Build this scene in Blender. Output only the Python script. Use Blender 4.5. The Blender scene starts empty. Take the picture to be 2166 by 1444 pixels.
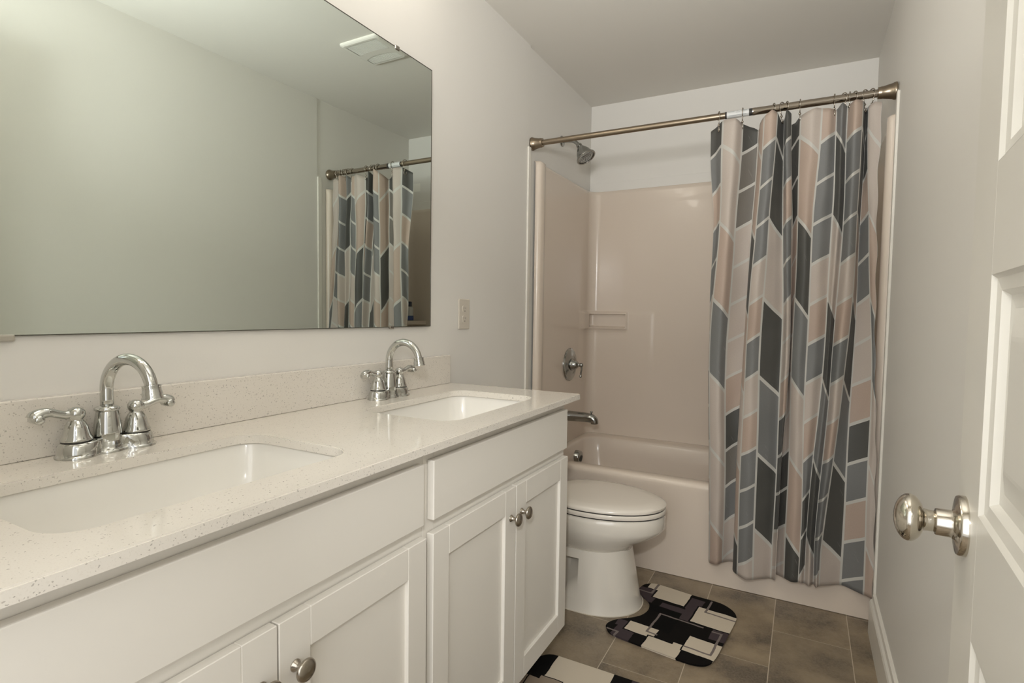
import bpy, bmesh, math, random
from mathutils import Vector, Matrix
random.seed(7)
S = bpy.context.scene
COL = S.collection
PI = math.pi

# ------------------------------------------------------------------ camera
FOCAL_PX = 1160.75
cam_d = bpy.data.cameras.new('camera')
cam_d.sensor_fit = 'HORIZONTAL'; cam_d.sensor_width = 36.0
cam_d.lens = FOCAL_PX / 2166.0 * 36.0
cam_d.clip_start = 0.02
cam = bpy.data.objects.new('camera', cam_d); COL.objects.link(cam)
RIGHT = Vector((0.8818165, 0.4714003, 0.0134674))
UP = Vector((-0.0358733, 0.0385763, 0.9986115))
FWD = Vector((-0.4702262, 0.8810754, -0.0509279))
CAM = Vector((1.24491, 0.0, 1.21280))
cam.matrix_world = Matrix(((RIGHT.x, UP.x, -FWD.x, CAM.x), (RIGHT.y, UP.y, -FWD.y, CAM.y), (RIGHT.z, UP.z, -FWD.z, CAM.z), (0, 0, 0, 1)))
S.camera = cam

# ------------------------------------------------------------------ world, lights, exposure
wd = bpy.data.worlds.new('world'); S.world = wd; wd.use_nodes = True
bg = wd.node_tree.nodes['Background']
bg.inputs['Color'].default_value = (1.0, 1.0, 0.99, 1); bg.inputs['Strength'].default_value = 0.9
S.view_settings.view_transform = 'Standard'; S.view_settings.look = 'None'
S.view_settings.exposure = 0.16; S.view_settings.gamma = 1.0; S.view_settings.use_curve_mapping = False

def lamp(name, kind, loc, power, color, size=0.1, size_y=None, target=None):
    d = bpy.data.lights.new(name, kind); d.energy = power; d.color = color
    if kind == 'AREA':
        d.size = size
        if size_y: d.shape = 'RECTANGLE'; d.size_y = size_y
    else: d.shadow_soft_size = size
    o = bpy.data.objects.new(name, d); COL.objects.link(o); o.location = loc
    if target is not None:
        o.rotation_euler = (Vector(target) - Vector(loc)).to_track_quat('-Z', 'Y').to_euler()
    return o
WARM = (1.0, 0.86, 0.68)
# flash beside the camera in the doorway, an added fill panel in the unseen hall behind, vanity bar above the mirror
lamp('flash_light', 'POINT', (1.20, -0.05, 1.50), 3.2, (1.0, 1.0, 0.99), 0.035)
fl = lamp('flash_head_light', 'AREA', (1.22, -0.06, 1.49), 1.2, (1.0, 1.0, 0.99), 0.07, 0.05, (0.66, 1.9, 0.66)); fl.data.spread = math.radians(62)
# the second flash head, turned up: bounced off the ceiling
bf = lamp('bounce_flash_light', 'AREA', (1.15, -0.06, 1.75), 9.3, (1.0, 1.0, 0.99), 0.25, 0.25, (0.95, 1.25, 2.53)); bf.data.spread = math.radians(85)
lamp('hall_fill_light', 'AREA', (0.95, -1.0, 1.55), 20.0, (1.0, 1.0, 0.99), 1.6, 2.0, (0.75, 2.0, 1.2))
VANITY_GLOW, VANITY_COLOR = (15.0, 7.5), (1.0, 0.93, 0.82)     # the lit shades over the near and the far sink

# ------------------------------------------------------------------ materials
class NT:
    """Small helper that writes shader maths."""
    def __init__(s, name):
        s.m = bpy.data.materials.new(name); s.m.use_nodes = True
        s.t = s.m.node_tree; s.n = s.t.nodes; s.l = s.t.links
        s.b = s.n['Principled BSDF']; s.out = s.n['Material Output']
    def new(s, kind, **kw):
        n = s.n.new(kind)
        for k, v in kw.items(): setattr(n, k, v)
        return n
    def put(s, sock, v):
        if isinstance(v, bpy.types.NodeSocket): s.l.new(v, sock)
        elif v is not None:
            if sock.type == 'RGBA' and len(v) == 3: v = (*v, 1)
            sock.default_value = v
    def math(s, op, a, b=None, c=None):
        n = s.new('ShaderNodeMath', operation=op)
        for i, v in enumerate((a, b, c)):
            if v is not None: s.put(n.inputs[i], v)
        return n.outputs[0]
    def mix(s, f, a, b, blend='MIX'):
        n = s.new('ShaderNodeMix', data_type='RGBA', blend_type=blend)
        s.put(n.inputs[0], f); s.put(n.inputs[6], a); s.put(n.inputs[7], b)
        return n.outputs[2]
    def coord(s, which='Object'):
        return s.new('ShaderNodeTexCoord').outputs[which]
    def xyz(s, v):
        n = s.new('ShaderNodeSeparateXYZ'); s.l.new(v, n.inputs[0]); return n.outputs
    def noise(s, v, scale, detail=3, rough=0.55, out=0):
        n = s.new('ShaderNodeTexNoise'); s.put(n.inputs['Vector'], v)
        n.inputs['Scale'].default_value = scale; n.inputs['Detail'].default_value = detail; n.inputs['Roughness'].default_value = rough
        return n.outputs[out]
    def ramp(s, f, stops, interp='LINEAR'):
        n = s.new('ShaderNodeValToRGB'); cr = n.color_ramp; cr.interpolation = interp
        while len(cr.elements) < len(stops): cr.elements.new(0.5)
        for e, (p, c) in zip(cr.elements, stops):
            e.position = p; e.color = (*c, 1) if len(c) == 3 else c
        s.put(n.inputs[0], f); return n.outputs[0]
    def bump(s, h, strength=0.2, dist=0.001):
        n = s.new('ShaderNodeBump'); s.put(n.inputs['Height'], h)
        n.inputs['Strength'].default_value = strength; n.inputs['Distance'].default_value = dist
        s.l.new(n.outputs[0], s.b.inputs['Normal'])
    def set(s, **kw):
        for k, v in kw.items(): s.put(s.b.inputs[k.replace('_', ' ')], v)
        return s

def plain(name, col, rough=0.5, metal=0.0, coat=0.0, bump=None, spec=0.5):
    t = NT(name).set(Base_Color=col, Roughness=rough, Metallic=metal)
    t.b.inputs['Coat Weight'].default_value = coat
    t.b.inputs['Specular IOR Level'].default_value = spec
    if bump: t.bump(t.noise(t.coord(), bump[0], 2), bump[1], bump[2])
    return t.m

M = {}
M['wall'] = plain('wall_paint', (0.79, 0.768, 0.722), 0.5, bump=(180, 0.12, 0.001), spec=0.35)
M['ceiling'] = plain('ceiling_paint', (0.78, 0.755, 0.70), 0.75, bump=(60, 0.05, 0.002), spec=0.2)
M['trim'] = plain('trim_paint', (0.80, 0.77, 0.70), 0.32)
M['door'] = plain('door_paint', (0.74, 0.715, 0.65), 0.36, bump=(300, 0.05, 0.0006))
M['cabinet'] = plain('cabinet_paint', (0.82, 0.785, 0.72), 0.38)
M['acrylic'] = plain('tub_acrylic', (0.735, 0.64, 0.545), 0.20, coat=0.15, spec=0.4)
M['porcelain'] = plain('porcelain', (0.77, 0.725, 0.645), 0.08, coat=0.5)
M['sink'] = plain('sink_porcelain', (0.88, 0.855, 0.80), 0.16, coat=0.2)
M['seat'] = plain('seat_plastic', (0.77, 0.715, 0.635), 0.14)
M['chrome'] = plain('chrome', (0.59, 0.595, 0.57), 0.06, 1.0)
M['chrome_dim'] = plain('chrome_dark_reflection', (0.37, 0.375, 0.36), 0.15, 1.0)  # darker chrome: dark reflections put into the base colour
M['nickel'] = plain('brushed_nickel', (0.40, 0.36, 0.305), 0.24, 1.0)
M['knobnickel'] = plain('satin_nickel', (0.58, 0.54, 0.47), 0.13, 1.0)
M['rod'] = plain('rod_nickel', (0.31, 0.255, 0.19), 0.32, 1.0)
M['rodbright'] = plain('rod_polished', (0.40, 0.355, 0.30), 0.11, 1.0)
M['wire'] = plain('hook_wire', (0.42, 0.38, 0.33), 0.2, 1.0)
M['plastic'] = plain('outlet_plastic', (0.66, 0.61, 0.53), 0.35)
M['dark'] = plain('dark_slot', (0.03, 0.028, 0.025), 0.6)
M['shadowgap'] = plain('gap_shade', (0.05, 0.047, 0.042), 0.6)  # near-black colour standing in for shade in gaps
M['fan'] = plain('fan_plastic', (0.80, 0.78, 0.72), 0.4)
M['fandark'] = plain('fan_opening_shade', (0.26, 0.25, 0.225), 0.6)
M['clip'] = plain('clip_metal', (0.40, 0.38, 0.34), 0.2, 1.0)
M['channel'] = plain('clip_channel', (0.42, 0.39, 0.33), 0.3)
M['sticker'] = plain('rod_sticker', (0.62, 0.63, 0.62), 0.4)
M['ink'] = plain('sticker_ink', (0.20, 0.22, 0.24), 0.5)
M['tagwhite'] = plain('tag_white', (0.92, 0.90, 0.84), 0.5)
M['bottle'] = plain('bottle_dark', (0.05, 0.06, 0.09), 0.25)
M['bottleblue'] = plain('bottle_blue', (0.06, 0.10, 0.28), 0.3)
M['bottlewhite'] = plain('bottle_label', (0.60, 0.60, 0.58), 0.4)
M['caulk'] = plain('floor_caulk', (0.72, 0.66, 0.56), 0.5)
M['spray'] = plain('spray_face', (0.45, 0.45, 0.42), 0.35)

# mirror: silvered glass with a slight green tint
M['mirror'] = plain('mirror_silver', (0.77, 0.835, 0.79), 0.0, 1.0)
M['glassedge'] = plain('mirror_edge', (0.085, 0.08, 0.065), 0.2)

def quartz():
    t = NT('speckled_quartz'); c = t.coord()
    base = t.mix(t.noise(c, 9, 4), (0.76, 0.715, 0.645), (0.80, 0.755, 0.685))
    base = t.mix(t.math('MULTIPLY', t.math('GREATER_THAN', t.noise(c, 420, 2), 0.60), 0.22), base, (0.62, 0.56, 0.485))
    wv = t.new('ShaderNodeTexNoise'); t.put(wv.inputs['Vector'], c); wv.inputs['Scale'].default_value = 170
    ad = t.new('ShaderNodeVectorMath', operation='MULTIPLY_ADD')
    t.put(ad.inputs[0], wv.outputs['Color']); ad.inputs[1].default_value = (0.006, 0.006, 0.006); t.put(ad.inputs[2], c)
    for sc, thr, size, col in ((130, 0.915, 0.20, (0.36, 0.335, 0.295)), (210, 0.90, 0.25, (0.42, 0.385, 0.34)), (330, 0.89, 0.30, (0.45, 0.41, 0.36)), (150, 0.965, 0.20, (0.20, 0.185, 0.165))):
        v = t.new('ShaderNodeTexVoronoi'); t.put(v.inputs['Vector'], ad.outputs[0]); v.inputs['Scale'].default_value = sc
        pick = t.math('GREATER_THAN', t.xyz(v.outputs['Color'])[0], thr)
        near = t.math('LESS_THAN', v.outputs['Distance'], size)
        base = t.mix(t.math('MULTIPLY', t.math('MULTIPLY', pick, near), 0.75), base, col)
    t.set(Base_Color=base, Roughness=0.10); t.b.inputs['Coat Weight'].default_value = 0.2
    return t.m
M['quartz'] = quartz()

def floor_tile():
    t = NT('slate_look_tile'); c = t.coord(); X, Y, Z = t.xyz(c)
    u = t.math('DIVIDE', t.math('SUBTRACT', X, 0.657 - 0.2592 * 4), 0.2592)
    ci = t.math('FLOOR', u); fu = t.math('SUBTRACT', u, ci)
    off = t.math('MULTIPLY', t.math('MODULO', ci, 2.0), 0.5)
    v = t.math('ADD', t.math('DIVIDE', t.math('SUBTRACT', Y, 1.797 - 0.513 * 6), 0.513), off)
    vi = t.math('FLOOR', v); fv = t.math('SUBTRACT', v, vi)
    eu = t.math('MULTIPLY', t.math('MINIMUM', fu, t.math('SUBTRACT', 1.0, fu)), 0.2592)
    ev = t.math('MULTIPLY', t.math('MINIMUM', fv, t.math('SUBTRACT', 1.0, fv)), 0.513)
    g = t.math('MAXIMUM', t.math('LESS_THAN', eu, 0.0014), t.math('MULTIPLY', t.math('LESS_THAN', ev, 0.0011), 0.75))
    idc = t.new('ShaderNodeCombineXYZ'); t.put(idc.inputs[0], ci); t.put(idc.inputs[1], vi)
    wn = t.new('ShaderNodeTexWhiteNoise'); t.l.new(idc.outputs[0], wn.inputs['Vector'])
    sh = t.new('ShaderNodeVectorMath', operation='MULTIPLY_ADD')
    t.put(sh.inputs[0], wn.outputs['Color']); sh.inputs[1].default_value = (7, 7, 7); t.put(sh.inputs[2], c)
    n1 = t.noise(sh.outputs[0], 6.0, 6, 0.62); n2 = t.noise(sh.outputs[0], 130, 5, 0.75)
    col = t.ramp(n1, [(0.34, (0.112, 0.083, 0.053)), (0.47, (0.265, 0.200, 0.125)), (0.64, (0.41, 0.315, 0.198))])
    col = t.mix(t.math('MULTIPLY', t.math('SUBTRACT', n2, 0.36), 1.6), t.mix(1.0, col, (0.86, 0.86, 0.86), 'MULTIPLY'), (0.36, 0.30, 0.23))
    col = t.mix(t.math('MULTIPLY', wn.outputs['Value'], 0.25), col, (0.20, 0.17, 0.135))
    col = t.mix(g, col, (0.56, 0.48, 0.37))
    t.set(Base_Color=col, Roughness=0.42)
    t.bump(t.math('SUBTRACT', n2, g), 0.15, 0.001)
    return t.m
M['tile'] = floor_tile()

# ---- curtain print: chevron columns, short cells leaning up in even columns, long cells leaning down in odd ones
CELLS_EVEN = ['DGTGGLLDGLTLL', 'DMMLLLLTDMGLL', 'TGGGLTGLTGGGL', 'DGTGGLLTDDDLL', 'DDDTTTTLLDDLL', 'TGGGLTGLTGDDL', 'TGGGLTGLTGGGL', 'DDTGGLLTDGTGG']
CELLS_ODD = ['LLTGLLT', 'TTDTLTD', 'DDLDGDL', 'LLTDLTL', 'LTDGLTD', 'GDLDGDL', 'DDTDGDL', 'LLTGLLT']
PAL = {'D': (0.092, 0.090, 0.082), 'G': (0.215, 0.216, 0.212), 'M': (0.205, 0.188, 0.165), 'T': (0.53, 0.415, 0.34), 'L': (0.59, 0.515, 0.455)}  # M: brownish cell with shade mixed into its colour
def curtain_mat():
    t = NT('chevron_fabric')
    uv = t.new('ShaderNodeUVMap'); uv.uv_map = 'fabric'
    U, Z, _ = t.xyz(uv.outputs[0])                       # U = column number, Z = height in metres
    c = t.math('FLOOR', U); f = t.math('SUBTRACT', U, c)
    odd = t.math('MODULO', c, 2.0)
    ke = t.math('DIVIDE', t.math('SUBTRACT', t.math('MULTIPLY_ADD', f, 0.043, 1.905), Z), 0.1593)
    ko = t.math('DIVIDE', t.math('SUBTRACT', t.math('MULTIPLY_ADD', f, -0.082, 1.950), Z), 0.3255)
    def sel(a, b): return t.math('ADD', t.math('MULTIPLY', a, t.math('SUBTRACT', 1.0, odd)), t.math('MULTIPLY', b, odd))
    kk = sel(ke, ko); ki = t.math('FLOOR', kk); kf = t.math('SUBTRACT', kk, ki)
    cell = t.math('ADD', ki, 1.0)
    lim = sel(12.0, 6.0)
    cell = t.math('MAXIMUM', t.math('MINIMUM', cell, lim), 0.0)
    idx = t.math('DIVIDE', t.math('ADD', t.math('ADD', cell, t.math('MULTIPLY', odd, 13.0)), 0.5), 20.0)
    pair = t.math('FLOOR', t.math('DIVIDE', c, 2.0))
    col = None
    for p in range(8):
        stops = [(i / 20.0, PAL[ch]) for i, ch in enumerate(CELLS_EVEN[p] + CELLS_ODD[p])]
        r = t.ramp(idx, stops, 'CONSTANT')
        col = r if col is None else t.mix(t.math('COMPARE', pair, float(p), 0.4), col, r)
    # slubs of the weave, streaks on the greys
    cv = t.new('ShaderNodeCombineXYZ'); t.put(cv.inputs[0], t.math('MULTIPLY', U, 14.0)); t.put(cv.inputs[1], t.math('MULTIPLY', Z, 130.0))
    w = t.noise(cv.outputs[0], 1.6, 3, 0.7)
    cs = t.new('ShaderNodeCombineXYZ'); t.put(cs.inputs[0], t.math('MULTIPLY_ADD', U, 5.0, t.math('MULTIPLY', Z, 42.0))); t.put(cs.inputs[1], t.math('MULTIPLY_ADD', U, 0.9, t.math('MULTIPLY', Z, -3.0)))
    st = t.math('GREATER_THAN', t.noise(cs.outputs[0], 1.5, 2, 0.5), 0.70)
    col = t.mix(t.math('MULTIPLY', st, 0.14), col, (0.5, 0.48, 0.45))
    col = t.mix(t.math('MULTIPLY_ADD', w, 0.5, -0.1), col, t.mix(1.0, col, (0.66, 0.66, 0.66), 'MULTIPLY'))
    line = t.math('MAXIMUM', t.math('LESS_THAN', kf, sel(0.085, 0.055)),
                  t.math('MAXIMUM', t.math('LESS_THAN', f, 0.05), t.math('GREATER_THAN', f, 0.95)))
    col = t.mix(line, col, (0.60, 0.585, 0.54))
    t.set(Base_Color=col, Roughness=0.55)
    t.b.inputs['Sheen Weight'].default_value = 0.08
    tr = t.new('ShaderNodeBsdfTranslucent'); t.put(tr.inputs[0], col)
    mx = t.new('ShaderNodeMixShader'); mx.inputs[0].default_value = 0.16
    t.l.new(t.b.outputs[0], mx.inputs[1]); t.l.new(tr.outputs[0], mx.inputs[2]); t.l.new(mx.outputs[0], t.out.inputs[0])
    return t.m
M['curtain'] = curtain_mat()

# ---- bath mats: overlapping blocks
CREAM, PURP, BLK, BLK2, GREY, BROWN = (0.68, 0.60, 0.48), (0.070, 0.053, 0.058), (0.007, 0.006, 0.0055), (0.004, 0.004, 0.004), (0.22, 0.185, 0.17), (0.30, 0.24, 0.185)
def mat_print(name, base, rects):
    t = NT(name); c = t.coord(); wob = t.noise(c, 22, 2, out=1)
    ad = t.new('ShaderNodeVectorMath', operation='MULTIPLY_ADD'); t.put(ad.inputs[0], wob); ad.inputs[1].default_value = (0.008, 0.008, 0); t.put(ad.inputs[2], c)
    sb = t.new('ShaderNodeVectorMath', operation='SUBTRACT'); t.put(sb.inputs[0], ad.outputs[0]); sb.inputs[1].default_value = (0.004, 0.004, 0)
    P = sb.outputs[0]; col = base
    for x0, y0, x1, y1, cl in rects:
        a = t.new('ShaderNodeVectorMath', operation='SUBTRACT'); t.put(a.inputs[0], P); a.inputs[1].default_value = ((x0 + x1) / 2, (y0 + y1) / 2, 0)
        b = t.new('ShaderNodeVectorMath', operation='ABSOLUTE'); t.put(b.inputs[0], a.outputs[0])
        d = t.new('ShaderNodeVectorMath', operation='SUBTRACT'); t.put(d.inputs[0], b.outputs[0]); d.inputs[1].default_value = (abs(x1 - x0) / 2, abs(y1 - y0) / 2, 0)
        q = t.xyz(d.outputs[0]); col = t.mix(t.math('LESS_THAN', t.math('MAXIMUM', q[0], q[1]), 0.0), col, cl)
    fz = t.noise(c, 900, 2); col = t.mix(t.math('MULTIPLY', fz, 0.35), col, t.mix(1.0, col, (0.7, 0.7, 0.7), 'MULTIPLY'))
    t.set(Base_Color=col, Roughness=0.85); t.b.inputs['Specular IOR Level'].default_value = 0.12; t.bump(fz, 0.3, 0.002)
    return t.m
def edged(x0, y0, x1, y1, c, e=0.006): return [(x0 - e, y0 - e, x1 + e, y1 + e, BLK2), (x0, y0, x1, y1, c)]
def lines(pts, w=0.0042, c=GREY):
    r = []
    for (xa, ya), (xb, yb) in zip(pts, pts[1:]):
        r.append((min(xa, xb) - w, min(ya, yb) - w, max(xa, xb) + w, max(ya, yb) + w, c))
    return r
contour = [(-0.205, 0.07, -0.115, 0.182, PURP), (-0.178, 0.187, -0.12, 0.26, CREAM)] + edged(-0.130, 0.122, 0.003, 0.26, CREAM) + [(-0.168, 0.187, -0.11, 0.26, CREAM)] \
    + [(0.010, 0.11, 0.066, 0.212, PURP), (-0.080, 0.062, 0.04, 0.10, PURP), (0.014, 0.02, 0.056, 0.15, PURP)] \
    + [(-0.117, 0.012, 0.016, 0.062, BLK2), (-0.05, -0.11, 0.02, 0.006, BLK2)] \
    + edged(0.057, 0.028, 0.22, 0.157, CREAM) + [(-0.178, -0.26, -0.09, -0.12, PURP)] + [(-0.21, -0.26, -0.165, -0.165, BLK)] + edged(-0.134, -0.174, -0.021, -0.108, CREAM) \
    + [(0.148, -0.05, 0.22, 0.022, PURP)] + edged(-0.039, -0.26, 0.088, -0.165, CREAM) + edged(0.088, -0.178, 0.22, -0.074, CREAM) + [(0.05, -0.196, 0.083, -0.15, CREAM), (0.134, -0.26, 0.22, -0.186, BLK)] \
    + lines([(-0.195, 0.147), (-0.146, 0.147), (-0.144, 0.236)]) + lines([(-0.018, -0.142), (-0.056, -0.142), (-0.056, 0.010), (0.110, 0.010)]) \
    + lines([(0.091, -0.151), (0.183, -0.151), (0.183, 0.004), (0.151, 0.004)]) + lines([(0.089, 0.226), (0.089, 0.129), (0.205, 0.129)]) + lines([(-0.187, -0.208), (-0.147, -0.208), (-0.147, -0.235)])
M['contour'] = mat_print('contour_mat_pile', BLK, contour)
# second mat: local origin at its centre (0.715, 1.32), half size 0.26 x 0.425
rug = edged(-0.195, 0.19, 0.008, 0.45, CREAM, 0.005) + [(-0.26, 0.20, -0.197, 0.292, BROWN)] + edged(-0.24, 0.06, -0.13, 0.298, (0.34, 0.275, 0.21), 0.004) + [(-0.195, 0.305, 0.008, 0.45, CREAM), (-0.3, 0.28, -0.205, 0.45, BLK2), (0.07, 0.1, 0.3, 0.45, PURP), (-0.1, -0.2, 0.12, 0.05, BLK2)] \
    + edged(-0.28, -0.3, -0.12, -0.05, CREAM) + edged(0.02, -0.45, 0.2, -0.2, CREAM) + edged(0.1, -0.1, 0.3, 0.08, CREAM)
M['rug'] = mat_print('rug_mat_pile', BLK, rug)

# ------------------------------------------------------------------ mesh helpers
def link(name, bm, mat, parent=None, smooth=False, kind=None, auto=None):
    bmesh.ops.recalc_face_normals(bm, faces=bm.faces)
    me = bpy.data.meshes.new(name); bm.to_mesh(me); bm.free()
    if isinstance(mat, (list, tuple)):
        for m in mat: me.materials.append(m)
    else: me.materials.append(mat)
    if smooth:
        for p in me.polygons: p.use_smooth = True
        if auto is not None: me.set_sharp_from_angle(angle=math.radians(auto))
    o = bpy.data.objects.new(name, me); COL.objects.link(o)
    if parent: o.parent = parent
    if kind: o['kind'] = kind
    return o
def tag(o, label, cat, group=None, kind=None):
    o['label'] = label; o['category'] = cat
    if group: o['group'] = group
    if kind: o['kind'] = kind
    return o
def thing(name, label, cat, loc=(0, 0, 0), rotz=0.0, group=None):
    o = bpy.data.objects.new(name, None); COL.objects.link(o); o.empty_display_size = 0.05
    o.location = loc; o.rotation_euler = (0, 0, rotz)
    return tag(o, label, cat, group)
def copy_tree(o, parent=None):
    c = o.copy(); COL.objects.link(c); c.parent = parent
    for ch in list(o.children): copy_tree(ch, c)
    return c
def box(bm, x0, y0, z0, x1, y1, z1, bev=0.0, seg=2):
    vs = [bm.verts.new((x, y, z)) for x in (x0, x1) for y in (y0, y1) for z in (z0, z1)]
    fs = [bm.faces.new([vs[i] for i in q]) for q in ((0, 1, 3, 2), (4, 6, 7, 5), (0, 4, 5, 1), (2, 3, 7, 6), (0, 2, 6, 4), (1, 5, 7, 3))]
    if bev:
        es = list({e for f in fs for e in f.edges})
        bmesh.ops.bevel(bm, geom=es, offset=bev, segments=seg, affect='EDGES', profile=0.5)
    return bm
def BM(): return bmesh.new()
def boxobj(name, a, b, mat, parent=None, bev=0.0, kind=None):
    return link(name, box(BM(), *a, *b, bev=bev), mat, parent, kind=kind)
def loft(bm, loops, cap0=True, cap1=True, closed=True):
    rows = [[bm.verts.new(p) for p in lp] for lp in loops]
    n = len(rows[0])
    for a, b in zip(rows, rows[1:]):
        for i in range(n if closed else n - 1):
            j = (i + 1) % n
            try: bm.faces.new((a[i], a[j], b[j], b[i]))
            except ValueError: pass
    if cap0: bm.faces.new(rows[0][::-1])
    if cap1: bm.faces.new(rows[-1])
    return bm
def frame_of(d):
    d = Vector(d).normalized(); a = Vector((0, 0, 1)) if abs(d.z) < 0.9 else Vector((1, 0, 0))
    u = d.cross(a).normalized(); return u, d.cross(u).normalized(), d
def lathe(bm, prof, o=(0, 0, 0), axis=(0, 0, 1), n=32, cap=True):
    """prof: list of (radius, distance along axis)."""
    u, v, d = frame_of(axis); o = Vector(o)
    loops = [[o + d * h + (u * math.cos(2 * PI * i / n) + v * math.sin(2 * PI * i / n)) * max(r, 1e-5) for i in range(n)] for r, h in prof]
    return loft(bm, loops, cap, cap)
def tube(bm, pts, rad, n=14, cap=True):
    pts = [Vector(p) for p in pts]; m = len(pts)
    if not isinstance(rad, (list, tuple)): rad = [rad] * m
    tans = [(pts[min(i + 1, m - 1)] - pts[max(i - 1, 0)]).normalized() for i in range(m)]
    u, v, _ = frame_of(tans[0]); loops = []
    for i in range(m):
        u = (u - tans[i] * u.dot(tans[i])).normalized(); v = tans[i].cross(u)
        loops.append([pts[i] + (u * math.cos(2 * PI * k / n) + v * math.sin(2 * PI * k / n)) * rad[i] for k in range(n)])
    return loft(bm, loops, cap, cap)
def spline(pts, n=8):
    pts = [Vector(p) for p in pts]; P = [pts[0] * 2 - pts[1]] + pts + [pts[-1] * 2 - pts[-2]]; out = []
    for i in range(1, len(P) - 2):
        for k in range(n):
            t = k / n; a, b, c, d = P[i - 1], P[i], P[i + 1], P[i + 2]
            out.append(0.5 * ((2 * b) + (c - a) * t + (2 * a - 5 * b + 4 * c - d) * t * t + (3 * b - a - 3 * c + d) * t ** 3))
    out.append(pts[-1]); return out
def fine(prof, n=5):
    return [(max(q.x, 0.0), q.y) for q in spline([(r, h, 0) for r, h in prof], n)]
def lerp_table(tb, x):
    if x <= tb[0][0]: return tb[0][1]
    for (a, va), (b, vb) in zip(tb, tb[1:]):
        if x <= b: return va + (vb - va) * (x - a) / (b - a)
    return tb[-1][1]
def rrect(x0, y0, x1, y1, r, n=6, z=0.0):
    pts = []
    for cx, cy, a0 in ((x1 - r, y1 - r, 0), (x0 + r, y1 - r, 90), (x0 + r, y0 + r, 180), (x1 - r, y0 + r, 270)):
        for k in range(n + 1):
            a = math.radians(a0 + 90 * k / n); pts.append((cx + r * math.cos(a), cy + r * math.sin(a), z))
    return pts
def plate(bm, outer, holes, z0, z1):
    """Flat slab with holes: outline lists of (x, y)."""
    edges = []
    for lp in [outer] + holes:
        vs = [bm.verts.new((p[0], p[1], z1)) for p in lp]
        edges += [bm.edges.new((vs[i], vs[(i + 1) % len(vs)])) for i in range(len(vs))]
    r = bmesh.ops.triangle_fill(bm, edges=edges, use_beauty=True, use_dissolve=False)
    fs = [g for g in r['geom'] if isinstance(g, bmesh.types.BMFace)]
    e = bmesh.ops.extrude_face_region(bm, geom=fs)
    for v in [g for g in e['geom'] if isinstance(g, bmesh.types.BMVert)]: v.co.z = z0
    return bm

# ------------------------------------------------------------------ the room
CEIL, YB, XR, XA = 2.535, 3.387, 1.522, 1.527        # ceiling height, back wall, right wall, right wall inside the tub alcove
boxobj('floor', (-0.25, -1.6, -0.06), (1.75, 3.55, 0.0), M['tile'], kind='structure')
boxobj('ceiling', (-0.25, -1.6, CEIL), (1.75, 3.55, CEIL + 0.06), M['ceiling'], kind='structure')
bm = BM(); box(bm, -0.12, -0.10, 0, 0, 2.488, CEIL); box(bm, -0.12, 2.488, 0, -0.008, YB + 0.1, CEIL)
link('wall_left', bm, M['wall'], kind='structure')
bm = BM(); box(bm, XR, -0.10, 0, 1.64, 2.488, CEIL); box(bm, XA, 2.488, 0, 1.64, YB + 0.1, CEIL)
link('wall_right', bm, M['wall'], kind='structure')
boxobj('wall_back', (-0.008, YB, 0), (XA, YB + 0.1, CEIL), M['wall'], kind='structure')
bm = BM(); box(bm, 0, -0.10, 0, 0.545, 0.018, CEIL); box(bm, 1.378, -0.10, 0, XR, 0.018, CEIL); box(bm, 0.545, -0.10, 2.15, 1.378, 0.018, CEIL)
link('wall_front', bm, M['wall'], kind='structure')
# baseboard with a stepped cap
bm = BM()
prof = [(0, 0), (-0.021, 0), (-0.021, 0.120), (-0.018, 0.128), (-0.012, 0.134), (-0.010, 0.150), (0, 0.152)]
loft(bm, [[(XR + x, y, z) for x, z in prof] for y in (0.02, 2.482)])
link('baseboard_right', bm, M['trim'], kind='structure')
boxobj('trim_1', (0.0, 2.466, 0.0), (0.010, 2.494, 2.04), M['trim'], bev=0.003, kind='structure')
boxobj('trim_2', (XA - 0.013, 2.489, 0.0), (XA, 2.520, 2.055), M['trim'], bev=0.003, kind='structure')
boxobj('trim_3', (0.0, YB - 0.006, 1.985), (XA, YB, 2.048), M['wall'], bev=0.002, kind='structure')

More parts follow.
